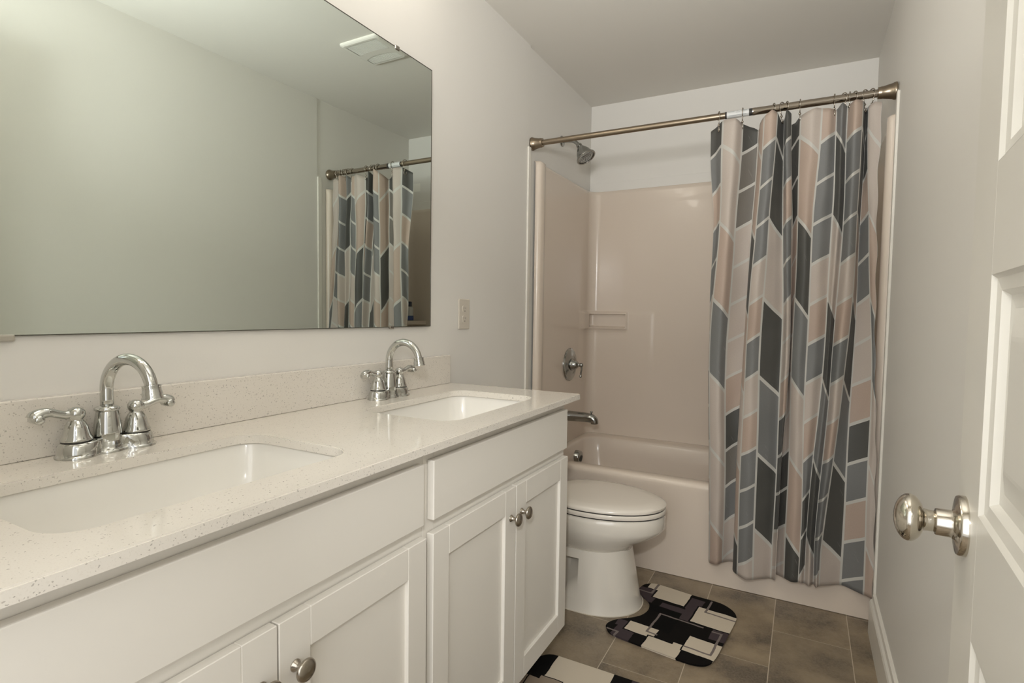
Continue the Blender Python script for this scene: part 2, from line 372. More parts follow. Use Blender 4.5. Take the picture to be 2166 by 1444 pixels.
# ------------------------------------------------------------------ open door, five panels
def build_door():
    A = math.radians(3.6)
    t = Vector((math.sin(A), math.cos(A), 0)); nrm = Vector((-math.cos(A), math.sin(A), 0))   # nrm points into the room
    P0 = Vector((1.412, 0.779, 0.0)); W, H, TH, EDGE = 0.812, 2.125, 0.037, 0.052
    root = bpy.data.objects.new('door_1', None); COL.objects.link(root)
    tag(root, 'open white painted door with horizontal recessed panels and a round metal knob', 'door', kind='structure')
    base = P0 + t * (EDGE - W)
    root.matrix_world = Matrix(((t.x, nrm.x, 0, base.x), (t.y, nrm.y, 0, base.y), (0, 0, 1, 0), (0, 0, 0, 1)))
    x0, x1 = 0.11, W - EDGE - 0.066
    zs = [(0.205, 0.455), (0.585, 0.880), (1.012, 1.258), (1.370, 1.615), (1.735, 1.985)]
    bm = BM()
    box(bm, 0, -TH, 0.012, x0, 0, H, 0.0015); box(bm, x1, -TH, 0.012, W, 0, H, 0.0015)
    cuts = [0.012] + [z for p in zs for z in p] + [H]
    for k in range(0, len(cuts), 2): box(bm, x0 - 0.001, -TH, cuts[k], x1 + 0.001, -0.0001, cuts[k + 1])
    link('door_leaf', bm, M['door'], root)
    for a, b in zs:
        bm = BM()
        steps = [(0.0, 0.0), (0.004, -0.004), (0.016, -0.0055), (0.021, -0.012), (0.034, -0.013), (0.060, -0.006), (0.064, -0.0055)]
        loops = []
        for ins, d in steps:
            loops.append([(x0 + ins, d, a + ins), (x1 - ins, d, a + ins), (x1 - ins, d, b - ins), (x0 + ins, d, b - ins)])
        loft(bm, loops, False, True)
        loops2 = [[(x0, -0.030, a), (x1, -0.030, a), (x1, -0.030, b), (x0, -0.030, b)]]
        bm.faces.new([bm.verts.new(p) for p in loops2[0]])
        link('door_panel', bm, M['door'], root)
    kx, kz = W - EDGE, 0.980
    k = link('door_knob', lathe(BM(), [(0.0, 0.020), (0.0120, 0.020), (0.0120, 0.0335)] + [(0.0272 * math.cos(math.radians(a)), 0.0515 + 0.0152 * math.sin(math.radians(a))) for a in range(-62, 91, 4)], (kx, 0, kz), (0, 1, 0), 72), M['knobnickel'], root, True)
    link('rosette', lathe(BM(), [(0.0335, 0.0), (0.0335, 0.006), (0.0322, 0.0078), (0.029, 0.0085), (0.018, 0.0095), (0.0155, 0.012), (0.0150, 0.026), (0.0145, 0.027), (0, 0.027)], (kx, 0, kz), (0, 1, 0), 48), M['knobnickel'], k, True, auto=40)
    link('latch_plate', box(BM(), W - 0.0005, -TH / 2 - 0.0125, kz - 0.028, W + 0.001, -TH / 2 + 0.0125, kz + 0.028), M['knobnickel'], root)
    for z in (0.25, 1.06, 1.88):
        link('hinge', lathe(BM(), [(0.006, 0), (0.006, 0.09)], (-0.004, 0.003, z), (0, 0, 1), 12), M['knobnickel'], root, True, auto=40)
build_door()

# ------------------------------------------------------------------ vanity: two cabinet units under one top
FX = 0.537
def knob_bm(y, z):
    return lathe(BM(), [(0.0, -0.001), (0.0100, -0.001)] + fine([(0.0100, 0.0012), (0.0085, 0.0035), (0.0058, 0.008), (0.0048, 0.013), (0.0056, 0.0165), (0.0125, 0.0195), (0.0175, 0.0225), (0.0185, 0.0255), (0.0165, 0.0290), (0.0105, 0.0318), (0, 0.0330)]), (FX, y, z), (1, 0, 0), 40)
def shaker(y0, y1, z0, z1, s0=0.062, s1=0.062):
    bm = BM(); a, b = 0.5185, FX; v = 0.0012
    box(bm, a, y0, z0, b, y0 + s0, z1, v, 1); box(bm, a, y1 - s1, z0, b, y1, z1, v, 1)
    box(bm, a, y0 + s0, z1 - 0.068, b, y1 - s1, z1, v, 1); box(bm, a, y0 + s0, z0, b, y1 - s1, z0 + 0.066, v, 1)
    box(bm, a, y0 + s0 - 0.002, z0 + 0.06, b - 0.0095, y1 - s1 + 0.002, z1 - 0.06)
    return bm
def vanity_unit(y0, y1, label):
    r = thing('vanity_cabinet', label, 'cabinet', (0.26, (y0 + y1) / 2, 0), group='white bathroom vanity cabinets'); o = Vector(r.location)
    def P(name, bm, mat, parent=None, smooth=False):
        bmesh.ops.translate(bm, verts=bm.verts, vec=-o)
        return link(name, bm, mat, parent or r, smooth)
    bm = BM(); T = 0.016
    box(bm, 0.002, y0 + 0.0005, 0.112, 0.498, y0 + T, 0.9175); box(bm, 0.002, y1 - T, 0.112, 0.498, y1 - 0.0005, 0.9175)
    box(bm, 0.002, y0 + T, 0.112, 0.498, y1 - T, 0.128); box(bm, 0.002, y0 + T, 0.128, 0.010, y1 - T, 0.9175)
    P('carcass', bm, M['cabinet'])
    P('toe_kick', box(BM(), 0.002, y0 + 0.0005, 0.0, 0.44, y1 - 0.0005, 0.112), M['cabinet'])
    bm = BM(); S_ = 0.042
    box(bm, 0.498, y0 + 0.0005, 0.112, 0.517, y0 + S_, 0.9175, 0.0008, 1); box(bm, 0.498, y1 - S_, 0.112, 0.517, y1 - 0.0005, 0.9175, 0.0008, 1)
    for a, b in ((0.112, 0.158), (0.692, 0.782), (0.858, 0.9175)): box(bm, 0.498, y0 + S_, a, 0.5168, y1 - S_, b)
    P('face_frame', bm, M['cabinet'])
    ym = (y0 + y1) / 2 + 0.010
    P('drawer_front', box(BM(), 0.518, y0 + 0.016, 0.7535, FX, y1 - 0.018, 0.8875, 0.0022), M['cabinet'])
    for a, b, ky in ((y0 + 0.015, ym - 0.0015, ym - 0.032), (ym + 0.0015, y1 - 0.009, ym + 0.032)):
        d = P('door', shaker(a, b, 0.122, 0.7235), M['cabinet'])
        k = P('knob', knob_bm(ky, 0.640), M['nickel'], d, True)
        d.location = (0, 0, 0); k.location = (0, 0, 0)
    return r
vanity_unit(0.155, 0.955, 'white two-door vanity cabinet nearest the camera under the first sink')
vanity_unit(0.955, 1.757, 'white two-door vanity cabinet beside the toilet, under the sink further back')

ZT = 0.937
ct = thing('vanity_countertop', 'speckled cream quartz vanity top with two sink cutouts', 'countertop', (0.28, 0.96, 0.918)); o = Vector(ct.location)
bm = BM()
SINKS = [(0.152, 0.309, 0.466, 0.805), (0.152, 1.140, 0.466, 1.638)]
plate(bm, [(0.001, 0.13), (0.562, 0.13), (0.562, 1.788), (0.001, 1.788)], [[(p[0], p[1]) for p in rrect(*s, 0.055, 8)] for s in SINKS], 0.9178, ZT)
bmesh.ops.recalc_face_normals(bm, faces=bm.faces)
es = [e for e in bm.edges if e.is_manifold and e.calc_face_angle(0) > 0.6 and (e.verts[0].co.z > 0.93 and e.verts[1].co.z > 0.93)]
bmesh.ops.bevel(bm, geom=es, offset=0.0022, segments=2, affect='EDGES')
bmesh.ops.translate(bm, verts=bm.verts, vec=-o); link('slab', bm, M['quartz'], ct)
o = link('backsplash', box(BM(), 0.001, 0.13, ZT + 0.0003, 0.021, 1.783, 1.047, 0.0018), M['quartz'])
tag(o, 'low speckled cream quartz backsplash strip along the wall over the vanity top', 'backsplash')

def sink(s, label):
    cx, cy = (s[0] + s[2]) / 2, (s[1] + s[3]) / 2
    r = thing('sink', label, 'sink', (cx, cy, 0.80), group='undermount sinks')
    hx, hy = (s[2] - s[0]) / 2, (s[3] - s[1]) / 2; bm = BM(); Z = 0.9170 - 0.80
    L = [(0.030, 0.016, Z), (0.008, 0.060, Z), (0.006, 0.060, Z - 0.006), (0.0, 0.058, Z - 0.05), (-0.012, 0.058, Z - 0.10), (-0.028, 0.058, Z - 0.122), (-0.055, 0.050, Z - 0.134), (-0.12, 0.025, Z - 0.139)]
    loops = [rrect(-hx - d, -hy - d, hx + d, hy + d, max(rr, 0.008), 7, z) for d, rr, z in L]
    loops.append([(p[0] * 0.25, p[1] * 0.25, Z - 0.143) for p in loops[-1]])
    outer = [rrect(-hx - d, -hy - d, hx + d, hy + d, rr, 7, z) for d, rr, z in [(-0.02, 0.04, Z - 0.152), (0.010, 0.06, Z - 0.12), (0.016, 0.06, Z - 0.012), (0.030, 0.016, Z - 0.012)]]
    loft(bm, outer + loops)
    link('bowl', bm, M['sink'], r, True, auto=50)
    link('drain', lathe(BM(), [(0.024, 0), (0.024, 0.002), (0.020, 0.003), (0.018, 0.001), (0, 0.0008)], (0, 0, Z - 0.1435), (0, 0, 1), 28), M['chrome'], r, True)
sink(SINKS[0], 'rectangular white undermount sink in the near end of the speckled counter')
sink(SINKS[1], 'rectangular white undermount sink in the far end of the speckled counter, toward the tub')

# ------------------------------------------------------------------ faucets
def build_faucet():
    r = thing('faucet', 'chrome two-handle arched faucet at the near sink', 'faucet', (0.062, 0.560, ZT), group='chrome arched faucets')
    def half_w(y):                                              # plan outline of the base: two big lobes and a small waist
        w = 0
        for c, R in ((-0.0515, 0.0335), (0.0515, 0.0335), (0.0, 0.0275)):
            d = abs(y - c)
            if d < R: w = max(w, math.sqrt(R * R - d * d))
        return max(w, 0.0215 if abs(y) < 0.06 else 0)
    N = 60; ys = [-0.085 * math.cos(PI * i / N) for i in range(N + 1)]
    out = [(half_w(y), y) for y in ys] + [(-half_w(y), y) for y in ys[-2:0:-1]]
    bm = BM(); loops = []
    for ins, z in ((0.0, 0.0), (0.0, 0.0035), (0.0012, 0.0052), (0.0030, 0.0062), (0.0034, 0.013), (0.0046, 0.020), (0.0062, 0.0255), (0.0080, 0.0280), (0.0125, 0.0292)):
        k = 1 - ins / 0.0335
        loops.append([(x * k, (abs(y) - ins) * (1 if y > 0 else -1) if abs(y) > ins else 0, z) for x, y in out])
    loft(bm, loops); link('base_plate', bm, M['chrome'], r, True, auto=60)
    for sgn in (-1, 1):
        y = 0.0515 * sgn
        h = link('handle', lathe(BM(), [(0.0, 0.0308), (0.0248, 0.0308), (0.0254, 0.0322), (0.0244, 0.0350), (0.0218, 0.0400), (0.0200, 0.0470), (0.0180, 0.056), (0.0145, 0.064), (0.0115, 0.0675), (0.0105, 0.0695), (0.0112, 0.0712), (0.0135, 0.0745), (0.0148, 0.0795), (0.0142, 0.0845), (0.0110, 0.0895), (0.005, 0.0922), (0, 0.0926)], (0, y, 0), (0, 0, 1), 36), M['chrome'], r, True)
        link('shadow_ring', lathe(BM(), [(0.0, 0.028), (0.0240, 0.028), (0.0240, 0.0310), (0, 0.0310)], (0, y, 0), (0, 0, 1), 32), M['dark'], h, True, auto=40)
        path = spline([(0, y + sgn * 0.004, 0.080), (0.001, y + sgn * 0.018, 0.0805), (0.002, y + sgn * 0.030, 0.0845), (0.003, y + sgn * 0.042, 0.0885), (0.003, y + sgn * 0.053, 0.0880), (0.003, y + sgn * 0.061, 0.0835), (0.003, y + sgn * 0.0655, 0.0775)], 6)
        n = len(path); rad = [lerp_table([(0, 0.0085), (0.2, 0.0072), (0.45, 0.0075), (0.7, 0.0105), (0.85, 0.0130), (0.95, 0.0120), (1.0, 0.0070)], i / (n - 1)) for i in range(n)]
        link('lever', tube(BM(), path, rad, 16), M['chrome'], h, True)
        link('scroll_boss', lathe(BM(), [(0.0070, -0.0145), (0.0078, -0.0135), (0.0078, 0.0135), (0.0060, 0.0155), (0, 0.0158)], (0.003, y + sgn * 0.0605, 0.0790), (1, 0, 0), 18), M['chrome'], h, True)
    sp = link('spout', tube(BM(), [(0, 0, 0.080), (0, 0, 0.100)] + [(0.060 - 0.060 * math.cos(math.radians(a)), 0, 0.1195 + 0.060 * math.sin(math.radians(a))) for a in range(0, 171, 5)], 0.0112, 20), M['chrome'], r, True)
    link('spout_bell', lathe(BM(), [(0.0, 0.022), (0.0232, 0.022), (0.0238, 0.026), (0.0232, 0.040), (0.0212, 0.058), (0.0185, 0.076), (0.0180, 0.078), (0.0205, 0.080), (0.0212, 0.0825), (0.0195, 0.0855), (0.0150, 0.0880), (0.0112, 0.0890), (0, 0.0890)], (0, 0, 0), (0, 0, 1), 36), M['chrome'], sp, True, auto=50)
    a = math.radians(168); e = Vector((0.060 - 0.060 * math.cos(a), 0, 0.1195 + 0.060 * math.sin(a)))
    link('aerator', lathe(BM(), [(0.0, -0.002), (0.0156, -0.002), (0.0160, 0.000), (0.0150, 0.002), (0.0158, 0.008), (0.0172, 0.014), (0.0168, 0.018), (0.0182, 0.021), (0.0182, 0.0235), (0.0120, 0.0235), (0.0110, 0.019), (0, 0.019)], e, (0.14, 0, -0.99), 32), M['chrome'], sp, True, auto=50)
    link('lift_rod', lathe(BM(), [(0.0024, 0.018), (0.0024, 0.046), (0.0050, 0.049), (0.0062, 0.0535), (0.0045, 0.0575), (0, 0.0585)], (-0.0275, 0, 0), (0, 0, 1), 16), M['chrome'], r, True)
    return r
f1 = build_faucet()
f2 = copy_tree(f1); f2.location = (0.064, 1.372, ZT); f2['label'] = 'chrome two-handle arched faucet at the far sink, closer to the tub'
for ch in f1.children:
    if ch.name.startswith('spout'): ch.rotation_euler = (0, 0, math.radians(9))      # this spout is swung a little

# ------------------------------------------------------------------ mirror, outlet, vanity light
mr = thing('wall_mirror', 'large frameless mirror mounted over the double vanity', 'mirror', (0.0032, 0.88, 1.161), math.radians(-0.2))
def MP(name, a, b, mat, bev=0.0):
    return link(name, box(BM(), a[0], a[1] - 0.88, a[2] - 1.161, b[0], b[1] - 0.88, b[2] - 1.161, bev), mat, mr)
g = MP('mirror_glass', (0.0015, 0.10, 1.161), (0.0065, 1.6625, 2.0935), M['glassedge'])
g.data.materials.append(M['mirror'])
for p in g.data.polygons:
    if p.normal.x > 0.9: p.material_index = 1
MP('mirror_clip', (0.001, 1.459, 2.084), (0.0095, 1.481, 2.099), M['clip'], 0.003)
MP('mirror_clip', (0.001, 1.434, 1.1555), (0.0095, 1.456, 1.1665), M['clip'], 0.003)
MP('mirror_clip', (0.001, 0.250, 1.1515), (0.0115, 0.442, 1.1640), M['channel'], 0.003)
bm = BM()
for y0, z0, y1, z1 in ((0.10, 2.0905, 1.6627, 2.0937), (1.6595, 1.161, 1.6627, 2.0905), (0.442, 1.1608, 1.6595, 1.1630)):
    box(bm, 0.0012, y0 - 0.88, z0 - 1.161, 0.0068, y1 - 0.88, z1 - 1.161)
link('mirror_edge', bm, M['glassedge'], mr)

ot = thing('wall_outlet', 'cream double outlet plate on the wall between mirror and tub', 'outlet', (0.0, 1.902, 1.208))
pl = link('cover_plate', box(BM(), 0.0005, -0.040, -0.062, 0.0065, 0.040, 0.062, 0.003), M['plastic'], ot)
for z in (-0.0205, 0.0205):
    bm = BM(); lp = []
    for k in range(28):
        a = 2 * PI * k / 28; lp.append((0.0182 * math.cos(a), max(-0.0145, min(0.0145, 0.0182 * math.sin(a)))))
    loft(bm, [[(x, p[0] * (1 if x < 0.0078 else 0.96), z + p[1]) for p in lp] for x in (0.006, 0.0075, 0.0083)])
    rc = link('receptacle', bm, M['plastic'], ot)
    bm = BM(); box(bm, 0.0080, -0.0075, z - 0.001, 0.0085, -0.0055, z + 0.0085); box(bm, 0.0080, 0.0055, z - 0.001, 0.0085, 0.0075, z + 0.0075); lathe(bm, [(0.0024, 0), (0.0024, 0.0005)], (0.0080, 0, z - 0.0085), (1, 0, 0), 12)
    link('slot', bm, M['dark'], rc)
link('screw', lathe(BM(), [(0.0028, 0), (0.0028, 0.0008), (0, 0.0012)], (0.0063, 0, 0), (1, 0, 0), 12), M['plastic'], ot)

def vanity_light(y, strength, label):
    glow = NT('frosted_lit_glass'); glow.set(Base_Color=(0.9, 0.88, 0.84), Roughness=0.4, Emission_Color=(*VANITY_COLOR, 1)); glow.b.inputs['Emission Strength'].default_value = strength
    vl = thing('vanity_light', label, 'light', (0.0, y, 2.40))
    link('back_bar', box(BM(), 0.001, -0.22, -0.03, 0.025, 0.22, 0.03, 0.004), M['nickel'], vl)
    for k in (-1, 0, 1):
        link('arm', tube(BM(), spline([(0.02, 0.16 * k, 0), (0.07, 0.16 * k, 0.005), (0.10, 0.16 * k, 0.03)], 5), 0.008, 12), M['nickel'], vl, True)
        link('bulb_shade', lathe(BM(), [(0.0, 0.02), (0.022, 0.02), (0.034, 0.040), (0.048, 0.080), (0.052, 0.10), (0, 0.10)], (0.105, 0.16 * k, 0), (0, 0, 1), 24), glow.m, vl, True, auto=60)
vanity_light(0.52, VANITY_GLOW[0], 'three-shade light bar on the wall over the near sink')
vanity_light(1.32, VANITY_GLOW[1], 'three-shade light bar on the wall over the far sink')

# ------------------------------------------------------------------ bath: tub and moulded surround in one piece
tub = thing('bathtub', 'cream one-piece bathtub with moulded shower surround in the alcove', 'bathtub', (0.76, 2.98, 0.0)); TO = Vector((0.76, 2.98, 0))
def TP(name, bm, mat, parent=None, smooth=True, auto=None):
    bmesh.ops.translate(bm, verts=bm.verts, vec=-TO); return link(name, bm, mat, parent or tub, smooth, auto=auto)
YF = 2.577
def rr4(x0, y0, x1, y1, r, z): return rrect(x0, y0, x1, y1, r, 8, z)
loops = [rr4(0.004, YF, 1.523, 3.382, 0.012, 0.002), rr4(0.004, YF, 1.523, 3.382, 0.012, 0.412), rr4(0.003, YF - 0.003, 1.524, 3.383, 0.012, 0.426), rr4(0.004, YF + 0.001, 1.523, 3.382, 0.012, 0.441), rr4(0.010, YF + 0.010, 1.517, 3.376, 0.014, 0.449), rr4(0.020, YF + 0.024, 1.502, 3.36, 0.02, 0.451),
         rr4(0.050, YF + 0.062, 1.420, 3.270, 0.09, 0.451), rr4(0.056, YF + 0.070, 1.412, 3.262, 0.09, 0.447), rr4(0.061, YF + 0.078, 1.404, 3.254, 0.09, 0.436), rr4(0.068, YF + 0.092, 1.380, 3.240, 0.10, 0.36), rr4(0.085, YF + 0.108, 1.33, 3.222, 0.11, 0.20), rr4(0.140, YF + 0.130, 1.27, 3.195, 0.12, 0.125), rr4(0.20, YF + 0.19, 1.20, 3.14, 0.12, 0.095), rr4(0.4, YF + 0.33, 1.0, 3.0, 0.06, 0.09)]
bm = BM(); loft(bm, loops); TP('tub_basin', bm, M['acrylic'], auto=60)

def surround():
    path = [(0.002, 2.560, 1, 0), (0.012, 2.561, .7, -.7), (0.024, 2.566, .8, -.6), (0.031, 2.578, 1, 0), (0.032, 2.600, 1, 0), (0.030, 2.622, .9, .4), (0.022, 2.636, .7, .7), (0.014, 2.645, .9, .3)]
    y = 2.66
    while y < 3.29: path.append((0.012, y, 1, 0)); y += 0.03
    R = 0.062; Yk = 3.372
    for k in range(0, 11):
        a = math.radians(9 * k); path.append((0.012 + R - R * math.cos(a), Yk - R + R * math.sin(a), math.cos(a), -math.sin(a)))
    x = 0.012 + R; xs = []
    while x < 0.46: x += 0.0035 if x < 0.30 or 0.38 < x else 0.012; xs.append(x)
    while x < 1.527 - 0.095: x += 0.03; xs.append(x)
    path += [(x, Yk, 0, -1) for x in xs]
    left = [p for p in path if p[0] < 0.0745 and not (p[2] == 0)]
    path += [(1.527 - p[0], p[1], -p[2], p[3]) for p in reversed(left)]
    zs = []; z = 0.449
    while z < 1.985:
        zs.append(z); z += 0.0035 if 1.11 < z < 1.245 else (0.0012 if z < 0.455 else 0.02)
    zs += [1.985, 1.990, 1.993]
    def ss(a, b, x):
        t = max(0, min(1, (x - a) / (b - a))); return t * t * (3 - 2 * t)
    bm = BM(); rows = []
    for z in zs:
        row = []
        for x, y, nx, ny in path:
            d = 0.0
            if y > 3.2 and x < 0.6:
                d += 0.0045 * ss(0.440, 0.395, x) * ss(1.242, 1.214, z) * ss(0.60, 1.05, z)      # thicker block, fading out below
                d += 0.010 * ss(0.270, 0.252, x) * ss(1.236, 1.225, z) * ss(1.112, 1.128, z)   # lip around the soap pocket
                d -= 0.040 * ss(0.252, 0.246, x) * ss(0.016, 0.022, x) * ss(1.2165, 1.2135, z) * ss(1.130, 1.146, z)
            if z > 1.988: d -= 0.006 if z < 1.992 else 0.011
            row.append(bm.verts.new((x + nx * d, min(y + ny * d, 3.385), z)))
        rows.append(row)
    for a, b in zip(rows, rows[1:]):
        for i in range(len(a) - 1): bm.faces.new((a[i], a[i + 1], b[i + 1], b[i]))
    return bm
TP('surround_wall', surround(), M['acrylic'], auto=55)
ov = TP('overflow_cover', lathe(BM(), [(0, -0.01), (0.042, -0.01), (0.042, 0.022), (0.039, 0.028), (0.033, 0.030), (0, 0.030)], (0.066, 3.04, 0.362), (1, 0, -0.08), 32), M['chrome_dim'], auto=50)
bm = BM()
for k in range(-2, 4):
    c = Vector((0.0962, 3.040 + 0.009 * k, 0.362 - 0.0045 * k)); L = math.sqrt(max(0.0, 0.027 ** 2 - (0.009 * k) ** 2)) * 0.8
    d = Vector((0, 0.55, 0.83)) * L; w = Vector((0, 0.0022, -0.0012)); h = Vector((0.0012, 0, 0))
    vs = [bm.verts.new(c + s1 * d + s2 * w + s3 * h) for s3 in (-1, 1) for s1, s2 in ((-1, -1), (1, -1), (1, 1), (-1, 1))]
    for q in ((0, 1, 2, 3), (7, 6, 5, 4), (0, 4, 5, 1), (1, 5, 6, 2), (2, 6, 7, 3), (3, 7, 4, 0)): bm.faces.new([vs[i] for i in q])
TP('vent_slot', bm, M['dark'], ov, False)
bpy.data.objects['vent_slot'].matrix_parent_inverse = Matrix()
TP('drain', lathe(BM(), [(0.030, 0), (0.030, 0.003), (0.026, 0.004), (0, 0.003)], (0.30, 2.98, 0.092), (0, 0, 1), 24), M['chrome_dim'])

# tub spout, valve and shower head
sp = thing('tub_spout', 'chrome tub spout with lift diverter low on the wet wall', 'spout', (0.0145, 3.04, 0.606))
bm = BM(); tube(bm, spline([(0.0, 0, 0), (0.05, 0, 0.001), (0.105, 0, 0.001), (0.140, 0, -0.001), (0.156, 0, -0.008), (0.162, 0, -0.020), (0.163, 0, -0.032)], 6), [lerp_table([(0, 0.0310), (0.45, 0.0275), (0.62, 0.0250), (0.8, 0.0230), (1, 0.0215)], i / 36) for i in range(37)], 28)
body = link('spout_body', bm, M['chrome_dim'], sp, True, auto=60)
link('diverter_pull', lathe(BM(), [(0.0035, -0.01), (0.0035, 0.008), (0.0075, 0.010), (0.0085, 0.014), (0.0075, 0.0175), (0, 0.0185)], (0.142, 0, 0.0225), (0, 0, 1), 18), M['chrome_dim'], body, True)

va = thing('shower_valve', 'round chrome shower valve with small lever on the wet wall', 'valve', (0.0135, 3.04, 0.914))
link('escutcheon', lathe(BM(), [(0, -0.001), (0.098, -0.001), (0.098, 0.003), (0.094, 0.008), (0.085, 0.0105), (0.058, 0.0115), (0.055, 0.0135), (0.050, 0.0145), (0, 0.0145)], (0, 0, 0), (1, 0, 0), 56), M['chrome_dim'], va, True, auto=35)
hub = link('hub', lathe(BM(), [(0, 0.012), (0.034, 0.012), (0.036, 0.016), (0.036, 0.022), (0.030, 0.026), (0.028, 0.034), (0.025, 0.044), (0.016, 0.054), (0.010, 0.058), (0.0095, 0.066), (0.0125, 0.071), (0.0135, 0.077), (0.010, 0.084), (0, 0.087)], (0, 0, 0), (1, 0, 0), 36), M['chrome_dim'], va, True)
pth = spline([(0.075, 0, -0.004), (0.077, 0, -0.024), (0.073, 0, -0.046), (0.072, 0, -0.060), (0.070, 0, -0.075)], 6)
link('lever', tube(BM(), pth, [lerp_table([(0, 0.0065), (0.25, 0.0048), (0.65, 0.0055), (0.72, 0.0042), (0.86, 0.0080), (0.95, 0.0075), (1, 0.003)], i / (len(pth) - 1)) for i in range(len(pth))], 14), M['chrome_dim'], hub, True)

sh = thing('shower_fixture', 'chrome bell-shaped shower head on a short arm near the ceiling', 'shower head', (-0.008, 2.915, 2.19))
link('wall_flange', lathe(BM(), [(0.030, 0.0005), (0.030, 0.003), (0.026, 0.007), (0.012, 0.011), (0, 0.011)], (0, 0, 0), (1, 0, 0), 32), M['chrome_dim'], sh, True)
link('shower_arm', tube(BM(), spline([(0.004, 0, 0), (0.045, 0, -0.002), (0.078, 0, -0.012), (0.108, 0, -0.040)], 8), 0.0105, 16), M['chrome_dim'], sh, True)
ax = (0.53, -0.10, -0.84)
hd = link('bell', lathe(BM(), [(0, -0.006), (0.013, -0.006), (0.0165, 0.0), (0.0165, 0.008), (0.014, 0.010), (0.019, 0.016), (0.021, 0.020), (0.030, 0.032), (0.040, 0.052), (0.046, 0.072), (0.0475, 0.078), (0.055, 0.083), (0.0565, 0.087), (0.055, 0.091), (0.049, 0.091), (0.047, 0.085), (0, 0.085)], (0.104, 0, -0.036), ax, 40), M['chrome_dim'], sh, True, auto=50)
link('spray_face', lathe(BM(), [(0, 0.084), (0.044, 0.084), (0.043, 0.0885), (0.032, 0.0905), (0.030, 0.0885), (0, 0.089)], (0.104, 0, -0.036), ax, 32), M['spray'], hd, True)
u, v, d = frame_of(ax); bm = BM()
for ring, cnt in ((0.038, 22), (0.027, 16), (0.018, 11), (0.009, 6)):
    for k in range(cnt):
        a = 2 * PI * k / cnt; c = Vector((0.104, 0, -0.036)) + d * 0.0885 + (u * math.cos(a) + v * math.sin(a)) * ring
        lathe(bm, [(0.0017, 0), (0.0014, 0.0028)], c, d, 6)
link('nozzles', bm, M['dark'], hd)

# ------------------------------------------------------------------ toilet
TC = Vector((0.0, 2.226, 0.0))
to = thing('toilet', 'cream toilet with lid down between the vanity and the bathtub', 'toilet', (0.45, TC.y, 0)); TOO = Vector((0.45, TC.y, 0))
def egg(xf, xb, hw, z, n=48, xc=None, pf=2.0, pb=2.0, yo=0.0):
    xc = xc if xc is not None else xb + (xf - xb) * 0.45; pts = []
    for i in range(n):
        a = 2 * PI * i / n; c, s = math.cos(a), math.sin(a)
        p = pf if c > 0 else pb
        cx = math.copysign(abs(c) ** (2 / p), c); sy = math.copysign(abs(s) ** (2 / p), s)
        pts.append((xc + cx * ((xf - xc) if c > 0 else (xc - xb)) - 0.45, sy * hw + yo, z))
    return pts
bm = BM()
loft(bm, [egg(0.634, 0.24, 0.130, 0.235, xc=0.46), egg(0.646, 0.24, 0.148, 0.262, xc=0.46), egg(0.682, 0.235, 0.163, 0.284, xc=0.47), egg(0.727, 0.23, 0.178, 0.308, xc=0.47), egg(0.760, 0.23, 0.186, 0.332, xc=0.47), egg(0.772, 0.23, 0.190, 0.348, xc=0.47), egg(0.771, 0.23, 0.191, 0.380, xc=0.47), egg(0.770, 0.23, 0.190, 0.396, xc=0.47), egg(0.770, 0.235, 0.185, 0.401, xc=0.47)])
link('bowl', bm, M['porcelain'], to, True, auto=70)
# pedestal with a cut-away flank behind the front skirt
bm = BM(); loops = []
for z in (0.0, 0.012, 0.03, 0.052, 0.0525, 0.10, 0.15, 0.2135, 0.214, 0.235, 0.250):
    f = z / 0.25
    xf = 0.679 - 0.046 * f + 0.006 * max(0, 1 - z / 0.03); hw = 0.167 - 0.020 * f + 0.004 * max(0, 1 - z / 0.03)
    lp = egg(xf, 0.20, hw, z, n=96, xc=0.46, pf=2.15, pb=3.5)
    if 0.0522 < z < 0.2137:
        xe = 0.398 + (z - 0.05) * 0.145 - 0.45
        lp = [(x, y if x > xe + 0.006 else (math.copysign(max(abs(y) - 0.060 * min(1, (xe + 0.006 - x) / 0.012), 0.02), y) if abs(y) > 0.02 else y), zz) for x, y, zz in lp]
    loops.append(lp)
loft(bm, loops); link('pedestal', bm, M['porcelain'], to, True, auto=40)
bm = BM(); loft(bm, [egg(0.687, 0.195, 0.1735, z, n=64, xc=0.46, pf=2.15, pb=3.5) for z in (0.0005, 0.003)]); link('caulk_line', bm, M['caulk'], to)
bm = BM(); loft(bm, [egg(0.763, 0.27, 0.184, 0.400, xc=0.47), egg(0.763, 0.27, 0.184, 0.4105, xc=0.47)]); link('under_seat_shade', bm, M['dark'], to, True)  # dark disc painted as the shade between bowl and seat
bm = BM(); loft(bm, [egg(0.768, 0.265, 0.186, 0.4080, xc=0.47), egg(0.771, 0.26, 0.193, 0.4085, xc=0.47), egg(0.772, 0.26, 0.194, 0.4130, xc=0.47), egg(0.772, 0.26, 0.194, 0.4225, xc=0.47), egg(0.7705, 0.262, 0.1925, 0.4250, xc=0.47)])
link('seat', bm, M['seat'], to, True, auto=60)
bm = BM(); loft(bm, [egg(0.7665, 0.266, 0.1885, 0.424, xc=0.47), egg(0.7665, 0.266, 0.1885, 0.4325, xc=0.47)]); link('seat_gap_shade', bm, M['dark'], to, True)  # dark filler in place of the shade under the lid
bm = BM(); loft(bm, [egg(0.769, 0.262, 0.186, 0.4305, xc=0.47), egg(0.7705, 0.26, 0.193, 0.4310, xc=0.47), egg(0.771, 0.26, 0.1935, 0.4345, xc=0.47), egg(0.774, 0.262, 0.191, 0.442, xc=0.47), egg(0.760, 0.27, 0.180, 0.4490, xc=0.47), egg(0.71, 0.30, 0.145, 0.4535, xc=0.47), egg(0.60, 0.36, 0.08, 0.4555, xc=0.47)])
link('lid', bm, M['seat'], to, True, auto=70)
